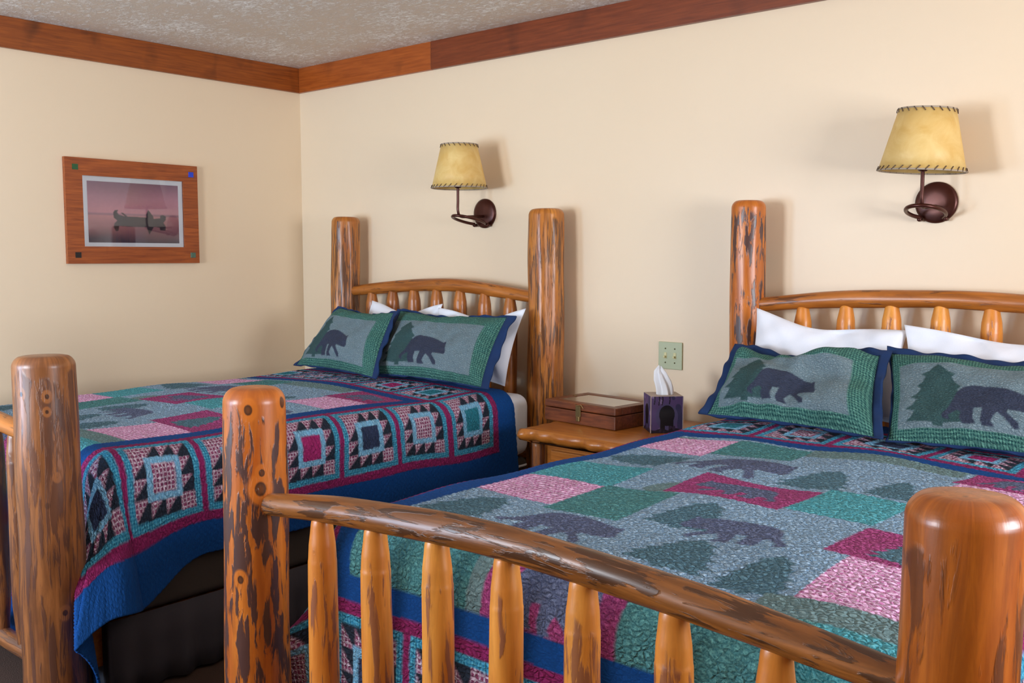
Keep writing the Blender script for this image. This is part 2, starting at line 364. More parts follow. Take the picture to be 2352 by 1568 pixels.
def window(n, c, half, hz, along, zc=1.5):
    mb = MB(); fw = 0.06
    for s in (-1, 1):
        if along == 'x':
            mb.box((c[0]+s*(half-fw/2), c[1], zc), (fw, 0.05, 2*hz)); mb.box((c[0], c[1], zc+s*(hz-fw/2)), (2*half-2*fw, 0.05, fw))
        else:
            mb.box((c[0], c[1]+s*(half-fw/2), zc), (0.05, fw, 2*hz)); mb.box((c[0], c[1], zc+s*(hz-fw/2)), (0.05, 2*half-2*fw, fw))
    mb.box((c[0], c[1], zc), (0.04, 0.04, 2*hz-2*fw))
    struct('window_%d' % n, mb, M['frame'])
window(1, ((WIN_F[0]+WIN_F[1])/2, RY0-0.04), (WIN_F[1]-WIN_F[0])/2, 0.55, 'x')
window(2, ((FILL_WIN[0]+FILL_WIN[1])/2, RY0-0.04), (FILL_WIN[1]-FILL_WIN[0])/2, 0.55, 'x', 1.1)  # frame round the added low opening
window(3, (RX1+0.04, (WIN_R[0]+WIN_R[1])/2), (WIN_R[1]-WIN_R[0])/2, 0.55, 'y')
# ceiling trim boards
BH = 0.14
struct('trim_1', MB().box((0.011, (RY0+0.0)/2, ZC-BH/2), (0.022, -RY0, BH), 0.002), M['trim_a'])
XJ = 1.112
struct('trim_2', MB().box(((0.022+XJ)/2, -0.011, ZC-BH/2), (XJ-0.022, 0.022, BH), 0.002), M['trim_b'])
struct('trim_3', MB().box(((XJ+0.003+RX1)/2, -0.012, ZC-BH/2), (RX1-XJ-0.003, 0.024, BH), 0.002), M['trim_c'])

# ------------------------------------------------------------------ logs
SEED = [0]
def log(name, K, R, mat, parent, cap=(0.0, 0.0), m=90, n=40, lump=0.03, groove=0.0, clean_len=(0, 0), wob=0.004, neck=0, knots=()):
    """K key points, R radii at key points; cap = rounding length at start / end"""
    SEED[0] += 1; sd = SEED[0]; rs = np.random.RandomState(sd)
    P = smooth_path(K, m); s = np.r_[0, np.cumsum(np.linalg.norm(np.diff(P, axis=0), axis=1))]; LN = s[-1]
    t = s.copy()
    if neck: t = np.unique(np.r_[s, np.linspace(LN-0.09, LN, 14)])
    if cap[1] > 0: t = np.unique(np.r_[s, np.linspace(LN-cap[1], LN, 14)])
    if cap[0] > 0: t = np.unique(np.r_[t, np.linspace(0, cap[0], 14)])
    P = np.stack([np.interp(t, s, P[:, i]) for i in range(3)], 1)
    kd = np.linspace(0, LN, len(R)); r = np.interp(t, kd, R)
    if neck: r = np.interp(LN-t, [0, 0.012, 0.03, 0.055, 0.085], [neck, neck*1.15, 0.5*neck+0.5*R[-1], R[-1]*0.95, R[-1]])*np.where(t < LN-0.085, r/R[-1], 1)
    base_r = r.copy()
    if cap[1] > 0:
        u = np.clip((t-(LN-cap[1]))/cap[1], 0, 1); r = base_r-(cap[1]*0.9)*(1-np.sqrt(np.clip(1-u**2, 0, 1)))
    if cap[0] > 0:
        u = np.clip((cap[0]-t)/cap[0], 0, 1); r = r-(cap[0]*0.9)*(1-np.sqrt(np.clip(1-u**2, 0, 1)))
    th = np.arange(n)*2*PI/n
    TT, SS = np.meshgrid(th, t)
    nz = 0
    for k in range(5):
        fa = rs.randint(1, 4); fb = rs.uniform(4, 18)*rs.choice([-1, 1]); nz = nz+np.sin(TT*fa+SS*fb+rs.uniform(0, 6.3))/5**0.5
    rr = r[:, None]*(1+lump*nz*np.clip(1-0.0*SS, 0, 1))
    if groove > 0:
        g = 0
        for k in range(5):
            fa = rs.randint(6, 13); g = g+np.sin(TT*fa+1.5*np.sin(SS*rs.uniform(3, 9)+rs.uniform(0, 6))+rs.uniform(0, 6.3))
        edge = np.clip((LN-SS)/0.08, 0, 1)
        rr = rr*(1-groove*np.clip(g/3, -1, 1)*edge)
    if wob:
        ax = rs.uniform(3, 7); P = P.copy(); w = wob*np.sin(t*ax+rs.uniform(0, 6))
        if abs(P[-1, 2]-P[0, 2]) > LN*0.7: P[:, 0] += w; P[:, 1] += wob*0.5*np.sin(t*ax*0.8+1)
        else: P[:, 2] += w
    V, F, _, _ = sweep(P, rr, n)
    off = rs.uniform(-20, 20, 3)
    lc = np.stack([np.cos(TT)*base_r[:, None]+off[0], np.sin(TT)*base_r[:, None]+off[1], SS+off[2]], -1).reshape(-1, 3)
    cln = np.zeros(TT.shape); ragged = 0.012*np.sin(TT*3+1)+0.01*np.sin(TT*7+2)
    if clean_len[1] > 0: cln = np.maximum(cln, np.clip((SS-(LN-clean_len[1]+ragged))/0.008, 0, 1))
    if clean_len[0] > 0: cln = np.maximum(cln, np.clip(((clean_len[0]+ragged)-SS)/0.008, 0, 1))
    kn = np.zeros(len(V))
    for (kx, ky, kz, kr) in knots:
        dd = ((V[:, 0]-kx)**2+(V[:, 1]-ky)**2+((V[:, 2]-kz)*0.75)**2)/kr**2; kn = np.maximum(kn, np.exp(-dd))
    return mk(name, V, F, mat, parent, True, {'knot': ('FLOAT', kn), 'lc': ('FLOAT_VECTOR', lc), 'clean': ('FLOAT', cln.ravel())})

YH, YF = -0.12, -2.371
KN = {2.95: ((2.999, -2.417, 1.036, .012), (3.012, -2.345, 1.045, .013), (3.012, -2.397, 0.903, .009), (3.011, -2.400, 0.869, .016), (2.979, -2.431, 0.676, .010)), 1.945: ((1.971, -2.451, 0.976, .009), (2.023, -2.401, 0.969, .009), (2.023, -2.403, 0.927, .007), (2.029, -2.380, 0.356, .011), (2.028, -2.386, 0.743, .008))}
def log_bed(label, x0, x1, head_r, foot_r, mats, rail_r):
    root = empty('log_bed', ((x0+x1)/2, (YH+YF)/2, 0), label, 'bed', 'log beds')
    mh0, mh1, mf0, mf1, mr, ms, mhr, mhs = mats
    gr = head_r[2]
    for (x, r, m_, cl) in ((x0, head_r[0], mh0, .05), (x1, head_r[1], mh1, .05)):
        log('head_post', [(x, YH, 0.0), (x, YH, 0.8), (x, YH, 1.567)], [r*1.06, r*1.02, r*0.98], m_, root, (0, 0.03), m=120, n=72, lump=0.02, groove=gr, clean_len=(0, cl), wob=0.005)
    for (x, r, m_) in ((x0, foot_r[0], mf0), (x1, foot_r[1], mf1)):
        log('foot_post', [(x, YF, 0.0), (x, YF, 0.6), (x, YF, 1.076)], [r*1.12, r*1.04, r*0.97], m_, root, (0, 0.032), m=260, n=110, lump=0.022, clean_len=(0, 0.06), wob=0.004, knots=KN.get(x, ()))
    xc = (x0+x1)/2; w = x1-x0
    fz = [0.832, 0.857, 0.873, 0.873, 0.857, 0.832]
    hz = [1.163, 1.190, 1.205, 1.208, 1.192, 1.163]
    fx = [x0+0.035, x0+0.3, x0+0.58, x1-0.58, x1-0.3, x1-0.035]
    # foot rail tapers into the posts
    log('foot_rail', [(a, YF-0.006, z) for a, z in zip(fx, fz)], [rail_r*0.8, rail_r, rail_r*1.03, rail_r*1.03, rail_r, rail_r*0.8], mr, root, (0.02, 0.02), m=110, n=36, lump=0.035, wob=0.003)
    log('head_rail', [(a, YH, z) for a, z in zip(fx, hz)], [rail_r*0.9, rail_r*1.08, rail_r*1.1, rail_r*1.1, rail_r*1.08, rail_r*0.9], mhr, root, (0.02, 0.02), m=110, n=36, lump=0.035, wob=0.003)
    log('lower_foot_rail', [(x0+0.02, YF, 0.17), (x1-0.02, YF, 0.17)], [rail_r*0.9, rail_r, rail_r, rail_r*0.9], ms, root, (0.01, 0.01), m=60, n=28)
    log('lower_head_rail', [(x0+0.02, YH, 0.42), (x1-0.02, YH, 0.42)], [rail_r*0.9, rail_r, rail_r, rail_r*0.9], mhr, root, (0.01, 0.01), m=60, n=28)
    for s, x in ((-1, x0), (1, x1)):
        MB().box((x-s*0.07, (YH+YF)/2, 0.17), (0.035, YH-YF, 0.13), 0.004).mk('side_rail', M['slab'], root)
    for i in range(7):
        x = xc+(i-3)*0.1625
        zt = np.interp(x, fx, fz)-rail_r*0.6
        log('foot_spindle', [(x, YF, 0.17), (x, YF, zt)], [0.020, 0.029, 0.030, 0.030, 0.029, 0.028], ms, root, (0, 0), m=80, n=28, lump=0.03, clean_len=(0, 0.085), wob=0.002, neck=0.019)
        zt = np.interp(x, fx, hz)-rail_r*0.6
        log('head_spindle', [(x, YH, 0.42), (x, YH, zt)], [0.022, 0.032, 0.034, 0.034, 0.034, 0.033], mhs, root, (0, 0), m=80, n=28, lump=0.03, clean_len=(0, 0.07), wob=0.002, neck=0.02)
    return root
B1 = (0.54, 1.945); B2 = (2.95, 4.38)
log_bed('log bed in the corner by the left wall, beneath the smaller wall lamp', B1[0], B1[1], (0.078, 0.082, 0.035), (0.084, 0.084),
        (M['log_grooved'], M['log_grooved'], M['log_brown'], M['log_brown'], M['log_head'], M['log_brown'], M['log_head'], M['log_head']), 0.029)
log_bed('log bed at the right, nearest the camera, its arched foot rail crossing the foreground', B2[0], B2[1], (0.067, 0.067, 0.012), (0.067, 0.068),
        (M['log_mottled'], M['log_mottled'], M['log_mottled'], M['log_front'], M['log_rail'], M['log_spindle'], M['log_head'], M['log_spindle']), 0.0285)

# ------------------------------------------------------------------ mattresses, box springs, skirts
def soft_box(x0, x1, y0, y1, z0, z1, r, mat, name, parent=None, seg=5):
    return MB().box(((x0+x1)/2, (y0+y1)/2, (z0+z1)/2), (x1-x0, y1-y0, z1-z0), r, seg=seg).mk(name, mat, parent, True)
def bedding(bx, which):
    x0, x1 = bx[0]+0.025, bx[1]-0.0
    if which == 2: x0, x1 = bx[0]+0.03, bx[1]-0.03
    yh, yf = -0.215, -2.225
    mt = empty('mattress', ((x0+x1)/2, (yh+yf)/2, 0.44), ['', 'mattress in a white fitted sheet, its bare corner beside the thick grooved post', 'mattress under the quilt of the bed nearest the camera'][which], 'mattress')
    soft_box(x0, x1, yf, yh, 0.455, 0.735, 0.055, M['sheet_side'], 'mattress_body', mt)
    mb = MB(); zz = 0.462
    c = [(x0, yf), (x1, yf), (x1, yh), (x0, yh)]; pts = []
    for i, (cx, cy) in enumerate([(x0+.04, yf+.04), (x1-.04, yf+.04), (x1-.04, yh-.04), (x0+.04, yh-.04)]):
        for k in range(6):
            a = PI+i*PI/2+k/5*PI/2; pts.append((cx+0.042*math.cos(a), cy+0.042*math.sin(a), zz))
    bs = empty('box_spring', ((x0+x1)/2, (yh+yf)/2, 0.24), ['', 'box spring under the corner bed mattress with a pale piped edge', 'box spring under the mattress of the bed nearest the camera'][which], 'box spring')
    soft_box(x0+.01, x1-.01, yf+.01, yh-.01, 0.25, 0.447, 0.03, M['boxspring'], 'box_spring_body', bs)
    MB().tube([(p[0]*0.985+0.015*(x0+x1)/2, p[1]*0.99+0.01*(yh+yf)/2, 0.412) for p in pts], 0.0055, 8, closed=True).mk('piping', M['sheet_side'], bs, True)
    # slats/legs frame carrying the box spring
    # skirt
    xs = np.linspace(0, 1, 700); per = [(x0-.0, yf), (x1+.0, yf), (x1+.0, yh), (x0-.0, yh), (x0-.0, yf)]
    seglen = np.r_[0, np.cumsum([math.dist(per[i], per[i+1]) for i in range(4)])]
    V = []; cxm, cym = (x0+x1)/2, (yh+yf)/2
    for t in xs:
        d = t*seglen[-1]; i = min(np.searchsorted(seglen, d, 'right')-1, 3); u = (d-seglen[i])/(seglen[i+1]-seglen[i])
        px = per[i][0]+(per[i+1][0]-per[i][0])*u; py = per[i][1]+(per[i+1][1]-per[i][1])*u
        nx, ny = [(0, -1), (1, 0), (0, 1), (-1, 0)][i]
        ple = 0.010*math.sin(d*62)+0.006*math.sin(d*31+1)
        for z, k in ((0.25, 0.1), (0.16, 0.6), (0.08, 0.9), (0.012, 1.2)):
            V.append((px-nx*0.016+nx*(ple*k), py-ny*0.016+ny*(ple*k), z))
    F = [[i*4+j, (i+1)*4+j, (i+1)*4+j+1, i*4+j+1] for i in range(len(xs)-1) for j in range(3)]
    sk = mk('bed_skirt', V, F, M['skirt'], None, True)
    mod = sk.modifiers.new('thickness', 'SOLIDIFY'); mod.thickness = 0.002
    tag(sk, ['', 'dark grey pleated bed skirt below the drooping quilt corner of the corner bed', 'dark pleated bed skirt under the bed nearest the camera'][which], 'bed skirt')
    return x0, x1, yh, yf
G1 = bedding(B1, 1); G2 = bedding(B2, 2)

# ------------------------------------------------------------------ cloth patterns
def inpoly(U, Vv, poly):
    p = np.array(poly); ins = np.zeros(U.shape, bool); j = len(p)-1
    for i in range(len(p)):
        xi, yi = p[i]; xj, yj = p[j]
        c = ((yi > Vv) != (yj > Vv)) & (U < (xj-xi)*(Vv-yi)/(yj-yi+1e-12)+xi); ins ^= c; j = i
    return ins
BEAR = [(942,905),(942,925),(932,940),(880,941),(800,932),(795,950),(858,1010),(860,1040),(828,1041),(775,980),(738,955),(718,985),(700,1015),(726,1045),(652,1047),(640,1015),(655,935),(605,937),(598,1000),(615,1040),(535,1041),(518,1005),(525,962),(505,952),(450,990),(462,1022),(415,1006),(410,985),(455,935),(478,880),(500,820),(540,785),(600,770),(700,775),(790,793),(850,812),(895,828),(905,815),(920,818),(922,838),(930,880)]
BEAR = [((x-410)/532, (y-770)/277) for x, y in BEAR]      # 0..1 wide, 0..1 down
TL = [(0,0),(-.18,.13),(-.33,.18),(-.24,.22),(-.31,.31),(-.42,.38),(-.34,.42),(-.43,.52),(-.55,.57),(-.42,.60),(-.5,.70),(-.64,.76),(-.46,.79),(-.5,.86),(-.62,.93),(-.1,.95),(-.09,1.0)]
TREE = TL+[(-x, y) for x, y in TL[::-1]]
def moose():
    return [(0,.35),(.08,.28),(.15,.3),(.12,.1),(.05,.0),(.16,.08),(.2,.0),(.24,.1),(.32,.02),(.3,.16),(.24,.28),(.36,.3),(.5,.26),(.7,.3),(.95,.32),(1,.42),(.96,.6),(.97,1),(.9,1),(.86,.66),(.6,.62),(.5,.62),(.5,1),(.43,1),(.4,.6),(.3,.52),(.2,.44),(.04,.46)]
C_ = lambda *a: np.array(srgb(*a)[:3])
NAVY = (C_(4, 58, 118), C_(8, 76, 150), -0.5)
MAG = (C_(126, 28, 84), C_(160, 50, 114), 0)
TEAL = (C_(24, 116, 160), C_(104, 200, 228), 1)
LBLUE = (C_(84, 158, 206), C_(176, 224, 246), 0)
PLAID = (C_(128, 44, 90), C_(222, 208, 226), 2)
DARKC = (C_(30, 38, 52), C_(46, 58, 76), 0)
PINK = (C_(186, 104, 160), C_(248, 214, 248), 3)
MAGP = (C_(124, 34, 90), C_(200, 100, 160), 0)
TEALP = (C_(30, 122, 140), C_(126, 210, 220), 0)
GREY = (C_(76, 116, 152), C_(196, 226, 248), 0)
GREYG = (C_(88, 118, 124), C_(140, 168, 170), 0)
TREEC = (C_(50, 84, 104), C_(116, 158, 174), 0)
BEARC = (C_(60, 70, 104), C_(132, 146, 180), 0)
FOREST = (C_(40, 98, 110), C_(116, 184, 182), 0)

PW, PL0, ST, PK, PIT_, BD = 1.16, 1.53, 0.06, 0.02, 0.275, 0.11
PL = PL0
def quilt_pattern(S, Tt):
    """S across from the panel's left edge, Tt down from its head edge (m) -> colA, colB, wk"""
    sh = S.shape; A = np.zeros(sh+(3,)); B = np.zeros(sh+(3,)); W = np.zeros(sh)
    def put(mask, c): A[mask] = c[0]; B[mask] = c[1]; W[mask] = c[2]
    put(np.ones(sh, bool), NAVY)
    # distance outside panel
    dx = np.maximum(np.maximum(-S, S-PW), 0); dy = np.maximum(np.maximum(-Tt, Tt-PL), 0); d = np.maximum(dx, dy)
    inb = (d > ST) & (d < ST+PK*2+PIT_)
    put(inb, MAG)
    # block coordinates
    r = ST+PK; nS, nT = 5, 6
    pS, pT = (PW+2*ST+2*PK-PK)/nS, (PL+2*ST+2*PK-PK)/nT
    def cellc(X, n, p, Ltot):
        i = np.floor((X+ST+PK/2)/p).astype(int); loc = (X+ST+PK/2)-i*p
        lo = X < -r+PK/2+0.0001; hi = X > Ltot+r-PK/2
        i = np.where(lo, -1, np.where(hi, n, np.clip(i, 0, n-1)))
        loc = np.where(lo, X+r+PIT_, np.where(hi, X-Ltot-r+0*X, (X+ST+PK/2)-i*p))
        sz = np.where(lo | hi, PIT_, p); return i, loc, sz
    i, u, su = cellc(S, nS, pS, PW); j, v, sv = cellc(Tt, nT, pT, PL)
    g = 0.011
    bu, bv = (u-g)/(su-2*g), (v-g)/(sv-2*g)
    inblk = inb & (bu > 0) & (bu < 1) & (bv > 0) & (bv < 1)
    put(inblk, TEAL)
    e = 0.085
    cu, cv = (bu-e)/(1-2*e), (bv-e)/(1-2*e)
    inn = inblk & (cu > 0) & (cu < 1) & (cv > 0) & (cv < 1)
    put(inn, PLAID)
    q = 5.0
    fu, fv = np.mod(cu*q, 1), np.mod(cv*q, 1); iu, iv = np.floor(cu*q), np.floor(cv*q)
    ring = inn & ((iu == 0) | (iu == 4) | (iv == 0) | (iv == 4)) & ~(((iu == 0) & (iv == 4)))
    # ring of large dark half-squares (4 x 4 layout)
    q = 4.0; fu, fv = np.mod(cu*q, 1), np.mod(cv*q, 1); iu, iv = np.floor(cu*q), np.floor(cv*q)
    edge = (iu == 0) | (iu == 3) | (iv == 0) | (iv == 3)
    plainc = ((iu == 0) & (iv == 3)) | ((iu == 3) & (iv == 0))
    put(inn & edge & ~plainc & (fu+0.06 > fv), DARKC)
    cen = inn & (np.abs(cu-.5) < 0.29) & (np.abs(cv-.5) < 0.29); put(cen, LBLUE)
    cen2 = inn & (np.abs(cu-.5) < 0.195) & (np.abs(cv-.5) < 0.195)
    fills = [(C_(26, 108, 128), C_(60, 146, 164), 0), PLAID, (C_(38, 48, 78), C_(56, 70, 98), 0), (C_(150, 30, 96), C_(176, 56, 120), 0)]
    code = np.where(i >= nS, (j+(6-6)), np.where(i < 0, j+2, np.where(j < 0, i*1-1, i+1)))
    # right side reads teal, plaid, dark, magenta from the head down
    for k in range(4): put(cen2 & (np.mod(code+1, 4) == k), fills[k])
    # centre panel
    pan = d <= 0
    put(pan, GREY)
    gg = snoise(S, Tt, 9, 9, 11); put(pan & (gg > 0.95), GREYG)
    R_ = lambda a, b_, c, e_: pan & (S >= a) & (S < b_) & (Tt >= c) & (Tt < e_)
    def sil(poly, a, b_, c, e_, col, flip=False, rot=False, inside=None):
        U = (S-a)/(b_-a); Vv = (Tt-c)/(e_-c)
        if rot: U, Vv = Vv, U
        if flip: U = 1-U
        mk_ = inpoly(U, Vv, poly) & pan
        if inside is not None: mk_ &= inside
        put(mk_, col)
    tre = [(x+.5, y) for x, y in [(a*0.75, b_) for a, b_ in TREE]]
    put(R_(0, .22, .04, .27), PINK); put(R_(.22, .45, .02, .22), FOREST); put(R_(.45, .86, .0, .10), GREYG)
    sil(tre, .0, .24, .29, .54, TREEC, rot=True)
    sil(BEAR, .24, .52, .26, .50, BEARC)
    put(R_(0, .24, .55, .78), TEALP); put(R_(0, .23, .78, 1.0), PINK)
    put(R_(.38, .68, .52, .75), MAGP); sil(BEAR, .42, .64, .56, .71, BEARC, flip=True)
    sil(tre, .52, .72, .27, .50, TREEC); sil(tre, .74, .88, .28, .47, TREEC)
    put(R_(.88, 1.16, .0, .20), MAGP); sil(BEAR, .92, 1.12, .03, .17, BEARC)
    put(R_(.90, 1.16, .20, .42), PINK); put(R_(.68, .88, .48, .72), TEALP)
    sil(moose(), .88, 1.14, .46, .70, BEARC)
    put(R_(.23, .44, .76, 1.03), FOREST); sil(tre, .0, .22, 1.02, 1.26, TREEC); sil(BEAR, .22, .50, 1.04, 1.20, BEARC)
    sil(tre, .46, .66, .80, 1.0, TREEC); sil(BEAR, .56, .82, .88, 1.04, BEARC, flip=True)
    put(R_(.88, 1.16, .74, .98), MAGP); sil(tre, .94, 1.10, .77, .96, TREEC)
    put(R_(.93, 1.16, .98, 1.22), PINK)
    sil(tre, .56, .76, 1.04, 1.22, TREEC); sil(tre, .76, .92, 1.06, 1.24, TREEC)
    put(R_(.0, .34, 1.30, 1.53), FOREST); put(R_(.38, .70, 1.28, 1.49), MAGP); sil(BEAR, .42, .66, 1.32, 1.45, BEARC)
    put(R_(.70, 1.0, 1.30, 1.53), FOREST); put(R_(.88, 1.16, 1.22, 1.30), GREYG); put(R_(1.0, 1.16, 1.3, 1.53), TEALP)
    return A, B, W
def blur(A, k=1):
    for _ in range(k):
        for ax in (0, 1):
            P_ = np.concatenate([np.take(A, [0], ax), A, np.take(A, [-1], ax)], ax)
            n = A.shape[ax]; A = 0.25*np.take(P_, range(0, n), ax)+0.5*np.take(P_, range(1, n+1), ax)+0.25*np.take(P_, range(2, n+2), ax)
    return A
def sampled(fn, S, Tt, h):
    A = B = W = 0
    offs = [(-.25, -.25), (.25, -.25), (-.25, .25), (.25, .25)]
    for ox, oy in offs:
        a, b_, w_ = fn(S+ox*h, Tt+oy*h); A = A+a/4; B = B+b_/4; W = W+w_/4
    return A, B, W

def grid_faces(nu, nv):
    i = np.arange(nv-1)[:, None]*nu+np.arange(nu-1)[None, :]
    return np.stack([i, i+1, i+nu+1, i+nu], -1).reshape(-1, 4)
def quilt(g, px, name_label, zt, seed, hump=0.012, length=1.53):
    """g = mattress extents, px = world x of the panel's left edge"""
    x0, x1, yh, yf = g
    global PL
    PL = length; side = ST+2*PK+PIT_+BD; h = 0.004
    S = np.arange(-side, PW+side+h, h); Tt = np.arange(-side, PL+side+h, h)
    SS, TT = np.meshgrid(S, Tt)
    wx, wy = 0.007*snoise(SS, TT, 14, 14, seed+20, 7), 0.007*snoise(SS, TT, 14, 14, seed+30, 7)
    A, B, W = sampled(quilt_pattern, SS+wx, TT+wy, h)
    YP = -0.84
    X = px+SS; Y = YP-TT
    Rr = 0.075; ex0, ex1, ef = x0+Rr-0.008, x1-Rr+0.008, yf+Rr-0.008
    dxr = np.maximum(X-ex1, 0); dxl = np.maximum(ex0-X, 0); dx = np.maximum(dxr, dxl); sx = np.where(dxr > 0, 1, -1)
    dyf = np.maximum(ef-Y, 0)
    d = np.hypot(dx, dyf); phi = np.arctan2(dyf, np.maximum(dx, 1e-9)); phi = np.where(d < 1e-9, 0, phi)
    arc = np.clip(d/Rr, 0, PI/2); rest = np.maximum(d-Rr*PI/2, 0)
    corner = np.abs(np.sin(2*phi))
    near = np.clip((yf+0.34-Y)/0.30, 0, 1); near = near*near*(3-2*near)*np.clip(1-phi/math.radians(65), 0, 1)
    rest = rest*(1+0.42*near)
    k = 0.055+(0.45*corner+0.16*near)*np.clip(rest/0.25, 0, 1); k = np.minimum(k, 0.6)
    hor = Rr*np.sin(arc)+rest*k; ver = Rr*(1-np.cos(arc))+rest*np.sqrt(np.clip(1-k*k, 0, 1))
    # cloth on the sides: soft folds
    al = np.where(phi > PI/4, X, Y)
    fold = (np.sin(al*9+seed)+0.6*np.sin(al*17+2*seed))*0.011*np.clip(rest/0.35, 0, 1)
    fold += corner*0.02*np.sin(phi*8)*np.clip(rest/0.3, 0, 1)
    hor = hor+np.maximum(fold, -0.012)
    # keep the cloth clear of the foot board
    Xn = np.where(dx > 0, np.where(sx > 0, ex1, ex0)+sx*np.cos(phi)*hor, X)
    capy = np.where(corner > 0.02, 9, 9)
    Yn = np.where(dyf > 0, ef-np.minimum(np.sin(phi)*hor, 0.115+0.45*np.cos(phi)**4), Y)
    Z = zt-ver
    rs = np.random.RandomState(seed)
    lowf = hump*snoise(X, Y, 7, 7, seed, 7)+0.4*hump*snoise(X, Y, 16, 16, seed+5, 7)
    cx = (x0+x1)/2
    crown = 0.014*np.clip(1-((X-cx)/((x1-x0)/2))**2, 0, 1)
    Z = Z+(lowf+0.012)*np.clip(1-d/0.12, 0, 1)+crown
    # fine puckering
    pk = 0.0012*(np.sin(SS*260+3*np.sin(TT*40))*np.sin(TT*330+3*np.sin(SS*35)))
    Z = Z+pk*np.where(d < Rr, 1, 0.2); Xn = Xn+np.where(d >= Rr, pk*sx, 0)
    Z = np.maximum(Z, 0.015)
    V = np.stack([Xn, Yn, Z], -1).reshape(-1, 3)
    col = lambda C: np.concatenate([C, np.ones(C.shape[:2]+(1,))], -1).reshape(-1, 4)
    quv = np.stack([SS, TT, SS*0], -1).reshape(-1, 3)
    F = grid_faces(len(S), len(Tt))[:, ::-1]
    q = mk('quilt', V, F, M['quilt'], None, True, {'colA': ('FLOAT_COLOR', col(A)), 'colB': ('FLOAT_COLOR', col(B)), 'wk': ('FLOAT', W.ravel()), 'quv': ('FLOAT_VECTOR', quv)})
    md = q.modifiers.new('thickness', 'SOLIDIFY'); md.thickness = 0.007; md.offset = 1.0
    tag(q, name_label, 'quilt', 'patchwork quilts')
    return q
quilt(G1, 0.615, 'patchwork quilt on the corner bed, its blue corner drooping beside the foot post', 0.742, 4, hump=0.006)
quilt(G2, 3.105, 'patchwork quilt on the bed nearest the camera, behind the arched foot rail', 0.748, 8, hump=0.012, length=1.45)

# ------------------------------------------------------------------ pillows
GB = 0.16      # green band share of the cushion height
SG = (C_(12, 62, 66), C_(108, 164, 146), 1)
SP = (C_(88, 110, 120), C_(142, 160, 166), 0)
STR = (C_(46, 74, 76), C_(64, 92, 92), 0)
SBR = (C_(50, 56, 74), C_(60, 68, 88), 0)
def sham_pattern_fn(wm, hm):
    def fn(U, Vv):      # metres from the top left corner of the cushion face
        sh = U.shape; A = np.zeros(sh+(3,)); B = np.zeros(sh+(3,)); W = np.zeros(sh)
        def put(m_, c): A[m_] = c[0]; B[m_] = c[1]; W[m_] = c[2]
        put(np.ones(sh, bool), SG)
        a_, c_ = (U-0.03)/(wm-0.09), (Vv-0.08)/(hm-0.08-0.030)
        put((a_ > 0) & (a_ < 1) & (c_ > 0) & (c_ < 1), SP)
        put(inpoly((a_-0.24)/0.31, (c_-0.03)/0.95, TREE), STR)
        put(inpoly((a_-0.26)/0.50, (c_-0.37)/0.58, BEAR), SBR)
        return A, B, W
    return fn
